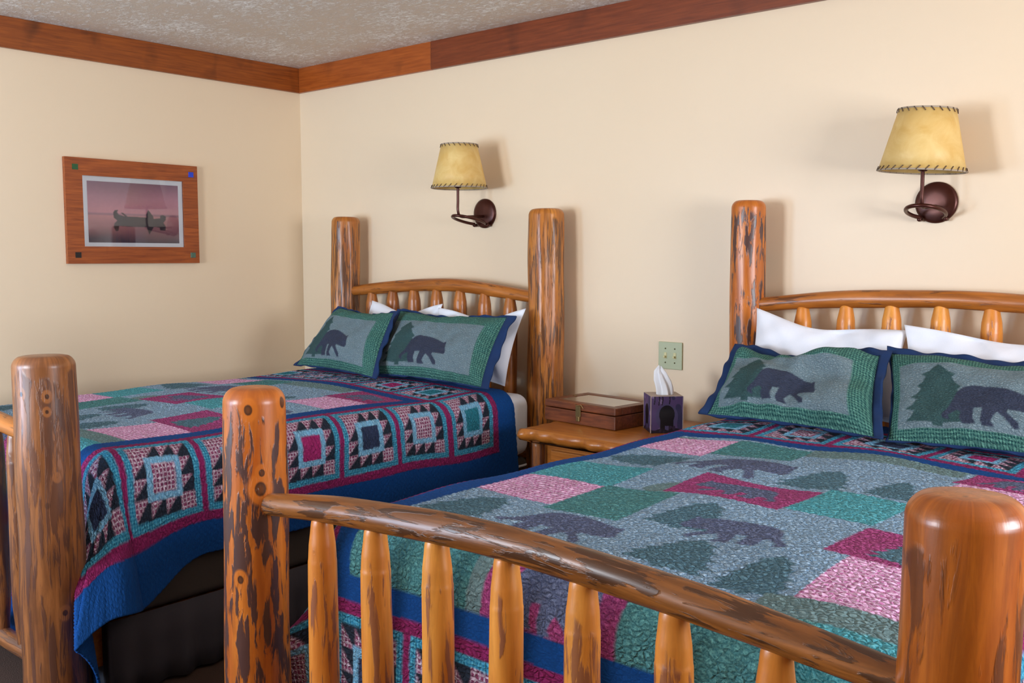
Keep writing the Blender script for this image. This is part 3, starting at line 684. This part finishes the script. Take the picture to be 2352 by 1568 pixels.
def cushion(name, parent, TLc, TRc, BRc, BLc, thick, mat, seed, pattern=None, flange=None, pinch=0.05, wr=0.008, sag=0.03, h=0.006, kf=0.5, kb=0.12):
    """corners in world space (TL TR BR BL of the face that looks into the room)"""
    TLc, TRc, BRc, BLc = [np.array(c, float) for c in (TLc, TRc, BRc, BLc)]
    wm = (np.linalg.norm(TRc-TLc)+np.linalg.norm(BRc-BLc))/2; hm = (np.linalg.norm(TLc-BLc)+np.linalg.norm(TRc-BRc))/2
    nu, nv = int(wm/h), int(hm/h)
    u, v = np.meshgrid(np.linspace(0, 1, nu), np.linspace(0, 1, nv))
    n = np.cross(BRc-TLc, TRc-BLc); n /= np.linalg.norm(n)
    if n[1] > 0: n = -n
    a, b = 2*u-1, 2*v-1
    # edges bow inwards between the corners
    uu = 0.5+0.5*a*(1-pinch*(1-b**2)); vv = 0.5+0.5*b*(1-pinch*1.3*(1-a**2))
    P = ((1-uu)*(1-vv))[..., None]*TLc+(uu*(1-vv))[..., None]*TRc+(uu*vv)[..., None]*BRc+((1-uu)*vv)[..., None]*BLc
    prof = (np.clip(1-np.abs(a)**2.6, 0, 1)*np.clip(1-np.abs(b)**2.6, 0, 1))**0.55
    wrn = wr*snoise(u*wm, v*hm, 22, 30, seed, 8)+0.4*wr*snoise(u*wm, v*hm, 70, 60, seed+3, 8)
    front = P+n*(thick*prof*kf+wrn*np.clip(prof*3, 0, 1))[..., None]
    back = P-n*(thick*prof*kb)[..., None]
    if sag:
        s_ = sag*np.exp(-((u-0.5-0.1*math.sin(seed))/0.28)**2)*np.clip(1-v*2.2, 0, 1)
        front[..., 2] -= s_; back[..., 2] -= s_
    attrs = None
    if pattern is not None:
        A, B, W = sampled(pattern(wm, hm), u*wm, v*hm, h)
    else: A = B = np.ones(u.shape+(3,)); W = u*0
    V = np.concatenate([front.reshape(-1, 3), back.reshape(-1, 3)])
    Fg = grid_faces(nu, nv); m = nu*nv
    Fs = np.concatenate([Fg[:, ::-1], Fg+m]).tolist()
    # rim
    loop = [j for j in range(nu)]+[i*nu+nu-1 for i in range(1, nv)]+[(nv-1)*nu+j for j in range(nu-2, -1, -1)]+[i*nu for i in range(nv-2, 0, -1)]
    for q in range(len(loop)):
        a_, b_ = loop[q], loop[(q+1) % len(loop)]; Fs.append([a_, b_, b_+m, a_+m])
    if pattern is not None:
        one = np.ones((m, 1)); Af = np.hstack([A.reshape(-1, 3), one]); Bf = np.hstack([B.reshape(-1, 3), one])
        nv_ = np.array(srgb(16, 52, 104)); Ab = np.tile(nv_, (m, 1))
        q_ = np.stack([u*wm, v*hm, u*0], -1).reshape(-1, 3)
        attrs = {'colA': ('FLOAT_COLOR', np.vstack([Af, Ab])), 'colB': ('FLOAT_COLOR', np.vstack([Bf, Ab])), 'wk': ('FLOAT', np.r_[W.ravel(), W.ravel()*0]), 'quv': ('FLOAT_VECTOR', np.vstack([q_, q_]))}
    o = mk(name, V, Fs, mat, parent, True, attrs)
    if flange:
        # strip sewn round the rim, floppy
        L_ = len(loop); rim = P.reshape(-1, 3)[loop].copy()
        if sag: rim[:, 2] -= s_.reshape(-1)[loop]
        cen = rim.mean(0); ns = 5; VV = []
        ua, va = a.reshape(-1)[loop], b.reshape(-1)[loop]
        eu = (TRc-TLc)/np.linalg.norm(TRc-TLc); ev = (BLc-TLc)/np.linalg.norm(BLc-TLc)
        dirv = np.where(np.abs(ua)[:, None] > 0.995, np.sign(ua)[:, None]*eu, 0)+np.where(np.abs(va)[:, None] > 0.995, np.sign(va)[:, None]*ev, 0)
        t_ = np.arange(L_)/L_*2*PI
        for k in range(ns):
            f = k/(ns-1)
            fl = np.array(flange)          # top right bottom left
            wl = np.where(np.abs(ua)[:, None] > 0.995, np.where(ua[:, None] > 0, fl[1], fl[3])*np.sign(ua)[:, None]*eu, 0)+np.where(np.abs(va)[:, None] > 0.995, np.where(va[:, None] > 0, fl[2], fl[0])*np.sign(va)[:, None]*ev, 0)
            off = wl*f
            wob = 0.006*f*np.sin(t_*9+seed)+0.004*f*np.sin(t_*23+seed*2)
            p_ = rim+off+n*(wob+0.002)[:, None]
            VV.append(p_)
        th_ = 0.003; VV = np.array(VV); top = VV+n*th_; bot = VV-n*th_
        V2 = np.concatenate([top.reshape(-1, 3), bot.reshape(-1, 3)]); mm = ns*L_; F2 = []
        for k in range(ns-1):
            for q in range(L_):
                a_ = k*L_+q; b_ = k*L_+(q+1) % L_; F2.append([a_, b_, b_+L_, a_+L_]); F2.append([a_+mm, a_+L_+mm, b_+L_+mm, b_+mm])
        for q in range(L_):
            a_ = q; b_ = (q+1) % L_; F2.append([a_, a_+mm, b_+mm, b_]); a_ += (ns-1)*L_; b_ += (ns-1)*L_; F2.append([a_, b_, b_+mm, a_+mm])
        V2[:, 2] = np.maximum(V2[:, 2], 0.772)
        mk('flange', V2, F2, M['navy'], parent, True)
    return o
def sham(label, TLc, TRc, BRc, BLc, thick, seed, flange=0.04, **k):
    c = np.mean([TLc, TRc, BRc, BLc], 0)
    r = empty('pillow_sham', (c[0], c[1], min(BLc[2], BRc[2])), label, 'pillow', 'bear print pillows')
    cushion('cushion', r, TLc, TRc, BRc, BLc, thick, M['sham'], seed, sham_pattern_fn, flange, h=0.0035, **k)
    return r
def pillow(label, TLc, TRc, BRc, BLc, thick, seed, **k):
    o = cushion('white_pillow', None, TLc, TRc, BRc, BLc, thick, M['white_fab'], seed, None, None, h=0.01, kf=0.28, kb=0.25, **k)
    tag(o, label, 'pillow', 'white pillows'); return o
ZQ = 0.772
pillow('white pillow on the corner bed, the one nearer the left wall', (0.86, -0.215, 1.125), (1.38, -0.215, 1.125), (1.35, -0.30, 0.797), (0.83, -0.30, 0.797), 0.13, 3, pinch=0.07, wr=0.012, sag=0.045)
pillow('white pillow beside the thick grooved post, its corner showing below the sham', (1.37, -0.235, 1.105), (1.945, -0.26, 1.125), (1.89, -0.34, 0.775), (1.38, -0.31, 0.797), 0.15, 7, pinch=0.07, wr=0.012, sag=0.04)
pillow('white pillow next to the slim mottled post of the nearest bed', (3.045, -0.235, 1.165), (3.60, -0.235, 1.105), (3.60, -0.32, 0.797), (3.03, -0.32, 0.797), 0.15, 5, pinch=0.07, wr=0.012, sag=0.03)
pillow('white pillow cut by the right edge of the photo', (3.59, -0.25, 1.125), (4.25, -0.235, 1.12), (4.25, -0.32, 0.797), (3.61, -0.33, 0.797), 0.15, 9, pinch=0.07, wr=0.012, sag=0.03)
sham('bear print sham farthest left, overlapping its neighbour on the corner bed', (0.76, -0.345, 1.085), (1.235, -0.40, 1.085), (1.33, -0.625, 0.797), (0.63, -0.53, 0.795), 0.16, 2, flange=(.008, .03, .006, .02), sag=0.02)
sham('bear print sham leaning on the white pillow by the thick grooved post', (1.17, -0.30, 1.085), (1.91, -0.345, 1.085), (1.95, -0.56, 0.797), (1.22, -0.53, 0.797), 0.16, 6, flange=(.010, .05, .006, .03), sag=0.015)
sham('rumpled bear print sham beside the tissue box, left one on the nearest bed', (3.05, -0.375, 1.02), (3.57, -0.405, 1.03), (3.65, -0.655, 0.805), (3.05, -0.60, 0.805), 0.18, 11, flange=(.028, .03, .006, .03), sag=0.03, wr=0.018)
sham('large bear print sham cut by the right edge of the photo', (3.585, -0.365, 1.035), (4.23, -0.38, 1.035), (4.26, -0.60, 0.795), (3.68, -0.625, 0.795), 0.16, 14, flange=(.025, .03, .006, .006), sag=0.01)

# ------------------------------------------------------------------ nightstand
ns = empty('nightstand', (2.53, -0.36, 0), 'live-edge wooden nightstand between the two beds', 'nightstand')
NX0, NX1, NY0, NY1, NZ = 2.25, 2.865, -0.665, -0.055, 0.672
def slab():
    n = 60; out = []
    per = []
    for t in np.linspace(0, 1, 40, endpoint=False): per.append((NX0+(NX1-NX0)*t, NY0, 0, -1))
    for t in np.linspace(0, 1, 30, endpoint=False): per.append((NX1, NY0+(NY1-NY0)*t, 1, 0))
    for t in np.linspace(0, 1, 30, endpoint=False): per.append((NX1-(NX1-NX0)*t, NY1, 0, 1))
    for t in np.linspace(0, 1, 40, endpoint=False): per.append((NX0, NY1-(NY1-NY0)*t, -1, 0))
    V = []; rs = np.random.RandomState(3); m = len(per)
    wob = snoise(np.arange(m)*1.0, np.arange(m)*0.0, 1.2, 0, 4)*0.008+snoise(np.arange(m)*1.0, np.arange(m)*0.0, 0.3, 0, 8)*0.008
    levels = [(NZ-0.052, -0.035), (NZ-0.045, -0.012), (NZ-0.028, 0.006), (NZ-0.012, 0.001), (NZ-0.002, -0.006), (NZ, -0.012)]
    for z, o in levels:
        for i, (x, y, nx, ny) in enumerate(per):
            f = 0 if ny > 0 else 1
            k = wob[i]*f*(1.3 if z < NZ-0.01 else 0.6)+o+rs.uniform(-.0015, .0015)
            V.append((x+nx*k, y+ny*k, z))
    F = [[l*m+i, l*m+(i+1) % m, (l+1)*m+(i+1) % m, (l+1)*m+i] for l in range(len(levels)-1) for i in range(m)]
    F.append([(len(levels)-1)*m+i for i in range(m)]); F.append(list(range(m))[::-1]); return V, F
V, F = slab(); o = mk('top', V, F, M['slab'], ns, True)
MB().box((2.56, -0.36, 0.42), (0.46, 0.46, 0.40), 0.004).mk('body', M['slab'], ns)
for x in (2.30, 2.82):
    for y in (-0.61, -0.11):
        log('leg', [(x, y, 0.0), (x, y, 0.622)], [0.028, 0.027, 0.026], M['log_brown'], ns, m=30, n=20)
dr = MB().box((2.56, -0.597, 0.52), (0.40, 0.02, 0.14), 0.004).mk('drawer', M['slab'], ns)
MB().lathe([(0.0, -0.64), (0.012, -0.638), (0.014, -0.63), (0.007, -0.62), (0.007, -0.607), (0, -0.607)], (2.56, 0, 0.52), 16, 'y').mk('knob', M['bronze'], dr, True)

# wooden box with a glass lid
bx = empty('wooden_box', (2.42, -0.33, NZ), 'dark rustic wooden box with a glass-topped lid and brass latch, on the nightstand', 'box')
rz = -0.10; BW, BDp, BHt = 0.385, 0.27, 0.085
bc = np.array([2.395, -0.315, NZ+0.001]); 
def rot(p): c, s = math.cos(rz), math.sin(rz); return (bc[0]+p[0]*c-p[1]*s, bc[1]+p[0]*s+p[1]*c, bc[2]+p[2])
def rbox(mb, c, size, bev): return mb.box((bc[0]+c[0], bc[1]+c[1], bc[2]+c[2]), size, bev, rz, bc)
mb = MB()
rbox(mb, (0, 0, 0.006), (BW-.02, BDp-.02, 0.012), 0.001)
for s in (-1, 1):
    rbox(mb, (0, s*(BDp/2-.007), 0.027), (BW, 0.014, 0.054), 0.003); rbox(mb, (s*(BW/2-.007), 0, 0.027), (0.0138, BDp-.028, 0.054), 0.002)
mb.mk('box_body', M['box'], bx)
mb = MB()
for s in (-1, 1):
    rbox(mb, (0, s*(BDp/2-.022), 0.072), (BW, 0.044, 0.030), 0.004); rbox(mb, (s*(BW/2-.022), 0, 0.072), (0.0438, BDp-.088, 0.030), 0.003)
lid = mb.mk('lid', M['box'], bx)
mb = MB(); rbox(mb, (0, 0, 0.0835), (BW-.088, BDp-.088, 0.003), 0)
M['lidglass'] = plain('reflection_tinted_lid_glass', srgb(120, 104, 84), 0.08, 0.0, 30, 0.1, coat=1.0)  # greyish-beige reflection painted into the glass colour
mb.mk('lid_glass', M['lidglass'], lid)
mb = MB(); rbox(mb, (0.0, -BDp/2-0.003, 0.055), (0.026, 0.005, 0.045), 0.001); rbox(mb, (0.0, -BDp/2-0.004, 0.024), (0.018, 0.008, 0.02), 0.002)
mb.tube([rot((-0.016, -BDp/2-0.006, 0.083)), rot((0.0, -BDp/2-0.012, 0.079)), rot((0.018, -BDp/2-0.006, 0.083)), rot((0.03, -BDp/2-0.006, 0.07))], 0.0015, 8)
mb.mk('latch', M['brass'], bx)
mb = MB(); rbox(mb, (-BW/2+0.03, 0.02, 0.088), (0.014, 0.014, 0.003), 0.001); mb.mk('corner_tack', M['brass'], lid)

# tissue box
tb = empty('tissue_box', (2.70, -0.345, NZ), 'purple tissue box printed with bears in a forest, white tissue sticking out', 'tissue box')
TS, TH = 0.128, 0.142; tcx, tcy, trz = 2.705, -0.33, math.radians(-40-5)
def tface(i):
    n = 90; u, v = np.meshgrid(np.linspace(0, 1, n), np.linspace(0, 1, n)); hs = TS/2
    p = {0: (-hs+u*TS, -hs+0*u), 1: (hs+0*u, -hs+u*TS), 2: (hs-u*TS, hs+0*u), 3: (-hs+0*u, hs-u*TS)}[i]
    X, Y = p; c, s = math.cos(trz), math.sin(trz); Z = NZ+0.001+(1-v)*TH
    V = np.stack([tcx+X*c-Y*s, tcy+X*s+Y*c, Z], -1).reshape(-1, 3)
    A = np.zeros(u.shape+(3,)); pur, dk, lil, bl = C_(92, 72, 120), C_(18, 14, 20), C_(140, 120, 160), C_(60, 56, 92)
    A[:] = pur; A[(snoise(u, v, 16, 12, 5+i) > .5)] = bl; A[(snoise(u, v, 20, 22, 15+i) > 1.1)] = lil
    for tx in (.12, .26, .36, .58): A[(np.abs(u-tx-0.01*np.sin(v*20)) < .016) & (v < .32+.1*math.sin(tx*40))] = dk
    A[((u-.5)/.34)**2+((v-.56)/.36)**2 < 1] = C_(84, 76, 116)
    body = (((u-.5)/.24)**2+((v-.50)/.26)**2 < 1) | (((u-.5)/.13)**2+((v-.68)/.13)**2 < 1); legs = (v > .6) & (v < .93) & ((np.abs(u-.37) < .07) | (np.abs(u-.63) < .07))
    A[body | legs] = dk; A[v > .9+.03*np.sin(u*14)] = C_(34, 26, 40); A[(v > .8) & (snoise(u, v, 60, 20, 3) > 1.0)] = C_(56, 42, 66)
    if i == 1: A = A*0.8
    return V, grid_faces(n, n), A
VV, FF, AA = [], [], []
for i in range(4):
    V, F, A = tface(i); FF.append(F+len(VV)*len(V)); VV.append(V); AA.append(np.hstack([A.reshape(-1, 3), np.ones((len(V), 1))]))
mk('printed_sides', np.concatenate(VV), np.concatenate(FF), M['boxprint'], tb, False, {'colA': ('FLOAT_COLOR', np.concatenate(AA))})
mb = MB()
hs = TS/2-0.001
for s in (-1, 1):
    mb.box((tcx, tcy+s*(hs-.018), NZ+TH+.0005), (2*hs, 0.036, 0.003), 0.0008, trz, (tcx, tcy, 0)); mb.box((tcx+s*(hs-.018), tcy, NZ+TH+.0004), (0.036, 2*hs-.072, 0.003), 0.0008, trz, (tcx, tcy, 0))
for a in (-1, 1):
    for b_ in (-1, 1): mb.box((tcx+a*hs, tcy+b_*hs, NZ+0.001+TH/2), (0.003, 0.003, TH), 0.0005, trz, (tcx, tcy, 0))
mb.box((tcx, tcy, NZ+.002), (2*hs, 2*hs, 0.002), 0, trz, (tcx, tcy, 0)); mb.mk('card_edges', M['grey_box'], tb)
nt_, nz_ = 90, 40; V = []
for j in range(nz_):
    t = j/(nz_-1)
    for i in range(nt_):
        a = i/nt_*2*PI
        R0 = np.interp(t, [0, .25, .6, .85, 1], [0.030, 0.033, 0.034, 0.024, 0.004])
        r = R0*(1+0.22*math.sin(a*5+1.5*t)+0.10*math.sin(a*9+3))
        x = r*math.cos(a)*1.0; y = r*math.sin(a)*0.55
        V.append((tcx+0.002+x*0.8-0.012*t+0.008*math.sin(t*5), tcy+y+x*0.3, NZ+TH-0.03+t*0.135+0.01*math.sin(a*2)*t))
F = [[j*nt_+i, j*nt_+(i+1) % nt_, (j+1)*nt_+(i+1) % nt_, (j+1)*nt_+i] for j in range(nz_-1) for i in range(nt_)]
F.append([(nz_-1)*nt_+i for i in range(nt_)])
mk('tissue', V, F, M['tissue'], tb, True)

# ------------------------------------------------------------------ light switch
sw = empty('light_switch', (2.536, 0, 0.873), 'pale green double toggle switch plate on the wall above the tissue box', 'light switch')
MB().box((2.536, -0.004, 0.930), (0.117, 0.007, 0.117), 0.003).mk('wall_plate', M['ivory'], sw)
for s in (-1, 1):
    x = 2.536+s*0.023
    t_ = MB().box((x, -0.008, 0.930), (0.013, 0.003, 0.026), 0.001); t_.box((x, -0.014, 0.925), (0.009, 0.014, 0.009), 0.002); t_.mk('toggle', M['toggle'], sw)
    for dz in (-0.03, 0.03): MB().lathe([(0, -0.010), (0.003, -0.0098), (0.0035, -0.007), (0, -0.007)], (x, 0, 0.930+dz), 12, 'y').mk('screw', M['screw'], sw, True)

# ------------------------------------------------------------------ wall lamps
def wall_lamp(label, xp, zp, sy, zb, zt, rb, rt, tilt, dx=0.0):
    r = empty('wall_lamp', (xp, 0, zp-0.07), label, 'wall lamp', 'sconces with laced parchment shades')
    MB().lathe([(0, -0.016), (0.03, -0.016), (0.062, -0.013), (0.072, -0.008), (0.072, 0.0), (0, 0.0)], (xp, 0, zp), 48, 'y').mk('backplate', M['bronze'], r, True)
    zr = zp-0.030
    # open ring: starts at a knob on the plate, sweeps round the front and back to the other knob
    pts = []
    for k in range(29):
        a = math.radians(-60+300*k/28+0)      # angle measured so the gap faces the wall
        ang = math.radians(90+35)+math.radians(290)*k/28
        pts.append((xp-0.008+0.062*math.cos(ang), sy*0.56+sy*-0.50*math.sin(ang), zr-0.010-0.020*math.sin(ang)+0.004))
    ring = MB().tube(pts, 0.0072, 12); ring.mk('ring_arm', M['bronze'], r, True)
    for s in (-1, 1):
        mb = MB(); mb.lathe([(0, -0.034), (0.006, -0.034), (0.008, -0.028), (0.008, -0.012), (0, -0.012)], (xp-0.005+s*0.044, 0, zr-0.028), 14, 'y'); mb.mk('knob', M['bronze'], r, True)
    # stem: up from the back rod into the socket
    ztop = zb+0.01
    st = smooth_path([(xp, -0.014, zr+0.016), (xp, sy*0.55, zr+0.012), (xp, sy*0.90, zr+0.010), (xp, sy, zr+0.035), (xp, sy, (zr+ztop)/2+0.01), (xp, sy, ztop)], 50)
    MB().tube(st, 0.0065, 12).mk('stem', M['bronze'], r, True)
    MB().lathe([(0, ztop-0.012), (0.012, ztop-0.010), (0.022, ztop), (0.024, ztop+0.008), (0.014, ztop+0.012), (0.014, ztop+0.05), (0, ztop+0.05)], (xp, sy, 0), 24).mk('socket', M['bronze'], r, True)
    # shade
    n = 72; H = zt-zb; V = []
    ct, s_ = math.cos(tilt), math.sin(tilt)
    def T_(p):      # tilt to the side about the base centre
        x, y, z = p; return (xp+dx+x*ct+z*s_, sy+y, zb+z*ct-x*s_)
    prof = [(rb, 0), (rb+(rt-rb)*.33, H*.33), (rb+(rt-rb)*.66, H*.66), (rt, H), (rt-.0015, H), (rb-.0015+(rt-rb)*.5, H*.5), (rb-.0015, 0)]
    for (q, z) in prof:
        for i in range(n): a = i/n*2*PI; V.append(T_((q*math.cos(a), q*math.sin(a), z)))
    m = len(prof); F = [[l*n+i, l*n+(i+1) % n, ((l+1) % m)*n+(i+1) % n, ((l+1) % m)*n+i] for l in range(m) for i in range(n)]
    shd = mk('lamp_shade', V, F, M['shade'], r, True)
    for (q, z) in ((rb, 0), (rt, H)): MB().tube([T_((q*math.cos(i/64*2*PI), q*math.sin(i/64*2*PI), z)) for i in range(64)], 0.0030, 8, closed=True).mk('rim', M['rim'], shd, True)
    for (q, z, cnt, sg) in ((rb, 0, 32, 1), (rt, H, 22, -1)):
        slope = (rt-rb)/H; mb = MB()
        for i in range(cnt):
            a0 = i/cnt*2*PI; a1 = a0+0.42*2*PI/cnt
            z1 = z+sg*0.012; q1 = q+slope*sg*0.012
            mb.tube([T_(((q-.003)*math.cos(a0-.03), (q-.003)*math.sin(a0-.03), z)), T_(((q+.0035)*math.cos(a0), (q+.0035)*math.sin(a0), z-sg*.001)), T_(((q1+.0025)*math.cos(a1), (q1+.0025)*math.sin(a1), z1))], 0.0016, 6)
        mb.mk('lacing', M['lace'], shd, True)
    # shade spider
    mb = MB()
    for k in range(3):
        a = k*2*PI/3+0.5; mb.tube([T_((0.01*math.cos(a), 0.01*math.sin(a), 0.03)), T_((rb*0.97*math.cos(a)*0.9, rb*0.97*math.sin(a)*0.9, 0.03))], 0.0012, 6)
    mb.mk('shade_spider', M['bronze'], shd, True)
wall_lamp('wall lamp with a laced yellow shade over the corner bed, farther from the camera', 1.466, 1.563, -0.195, 1.677, 1.880, 0.132, 0.086, 0.0, 0.010)
wall_lamp('wall lamp with a larger, slightly tilted laced shade at the upper right', 3.603, 1.540, -0.160, 1.638, 1.842, 0.139, 0.090, 0.06, -0.004)

# ------------------------------------------------------------------ picture
fp = empty('framed_picture', (0, -1.054, 1.317), 'framed picture of a canoe at dusk hanging on the left wall', 'picture')
Y0, Y1, Z0, Z1, FW, FD = -1.4075, -0.700, 1.317, 1.830, 0.084, 0.024
mb = MB()
for (ya, yb, za, zb_, top) in ((Y0, Y1, Z1-FW, Z1, 1), (Y0, Y1, Z0, Z0+FW, 0)):
    # mitred rails
    s = -1 if top else 1
    pts = [(0.001, Y0, za), (0.001, Y1, za), (0.001, Y1, zb_), (0.001, Y0, zb_)]
    inn = za if top else zb_; out = zb_ if top else za
    q = [(Y0, out), (Y1, out), (Y1-FW, inn), (Y0+FW, inn)]
    Vb = [(0.001, y, z) for y, z in q]+[(FD, y, z) for y, z in q]
    Fb = [[0, 1, 2, 3], [4, 5, 6, 7], [0, 1, 5, 4], [1, 2, 6, 5], [2, 3, 7, 6], [3, 0, 4, 7]]; mb.add(Vb, Fb)
for (out, inn) in ((Y0, Y0+FW), (Y1, Y1-FW)):
    q = [(out, Z0), (out, Z1), (inn, Z1-FW), (inn, Z0+FW)]
    Vb = [(0.001, y, z) for y, z in q]+[(FD-0.0006, y, z) for y, z in q]
    mb.add(Vb, [[0, 1, 2, 3], [4, 5, 6, 7], [0, 1, 5, 4], [1, 2, 6, 5], [2, 3, 7, 6], [3, 0, 4, 7]])
frm = mb.mk('frame', M['frame'], fp)
bm = bmesh.new(); bm.from_mesh(frm.data); bmesh.ops.recalc_face_normals(bm, faces=bm.faces); bm.to_mesh(frm.data); bm.free()
MB().box((0.008, (Y0+Y1)/2, (Z0+Z1)/2), (0.004, Y1-Y0-2*FW+.004, Z1-Z0-2*FW+.004)).mk('mat_board', M['mat'], fp)
PY0, PY1, PZ0, PZ1 = Y0+FW+.027, Y1-FW-.025, Z0+FW+.020, Z1-FW-.024
n1, n2 = 300, 200
u, v = np.meshgrid(np.linspace(0, 1, n1), np.linspace(0, 1, n2))
V = np.stack([0.0108+0*u, PY0+u*(PY1-PY0), PZ1-v*(PZ1-PZ0)], -1).reshape(-1, 3)
can = [(705,815),(725,785),(765,785),(750,810),(770,845),(850,870),(1000,880),(1100,890),(1100,850),(1125,795),(1145,820),(1185,880),(1190,910),(1270,905),(1275,870),(1310,865),(1345,885),(1340,930),(1310,960),(1340,1010),(1335,1060),(1270,1055),(1260,1020),(1190,1010),(1130,1105),(1100,1010),(900,1000),(770,985),(760,1045),(730,1050),(705,1000),(715,950),(750,915),(710,880)]
cu = [((x-415)/1093, (y-(410+100*(x-415)/1093))/(770-55*(x-415)/1093)) for x, y in can]
st_ = [0, .25, .5, .53, .56, .8, 1]; cc = np.array([C_(112, 84, 104), C_(150, 108, 124), C_(160, 110, 120), C_(118, 84, 98), C_(154, 104, 108), C_(116, 76, 84), C_(48, 38, 56)])
A = np.stack([np.interp(v+0.03*snoise(u, v, 6, 14, 4)*(v > .7), st_, cc[:, k]) for k in range(3)], -1)*1.8
A *= (1+0.08*snoise(u, v, 7, 10, 9))[..., None]
A[inpoly(u, v, cu)] = C_(46, 36, 50)
pdl = inpoly(u, v, [(.345, .50), (.37, .50), (.45, .60), (.44, .62)]); A[pdl] = C_(60, 44, 56)
A = blur(A, 2)
mk('print', V, grid_faces(n1, n2), M['print'], fp, False, {'colA': ('FLOAT_COLOR', np.hstack([A.reshape(-1, 3), np.ones((n1*n2, 1))]))})
MB().box((0.0145, (Y0+Y1)/2, (Z0+Z1)/2), (0.002, Y1-Y0-2*FW+.002, Z1-Z0-2*FW+.002)).mk('glass', M['glass'], fp)
for (y, z, mt, lb) in ((Y0+.050, Z1-.046, 'green_tile', 'green square inlay'), (Y1-.038, Z1-.046, 'blue_tile', 'bright blue square inlay'), (Y0+.050, Z0+.042, 'black', 'black square inlay'), (Y1-.038, Z0+.042, 'teal_tile', 'dull green square inlay')):
    o = MB().box((FD+0.0004, y, z), (0.003, 0.029, 0.027), 0.0005).mk('corner_inlay', M[mt], fp); o['label'] = lb
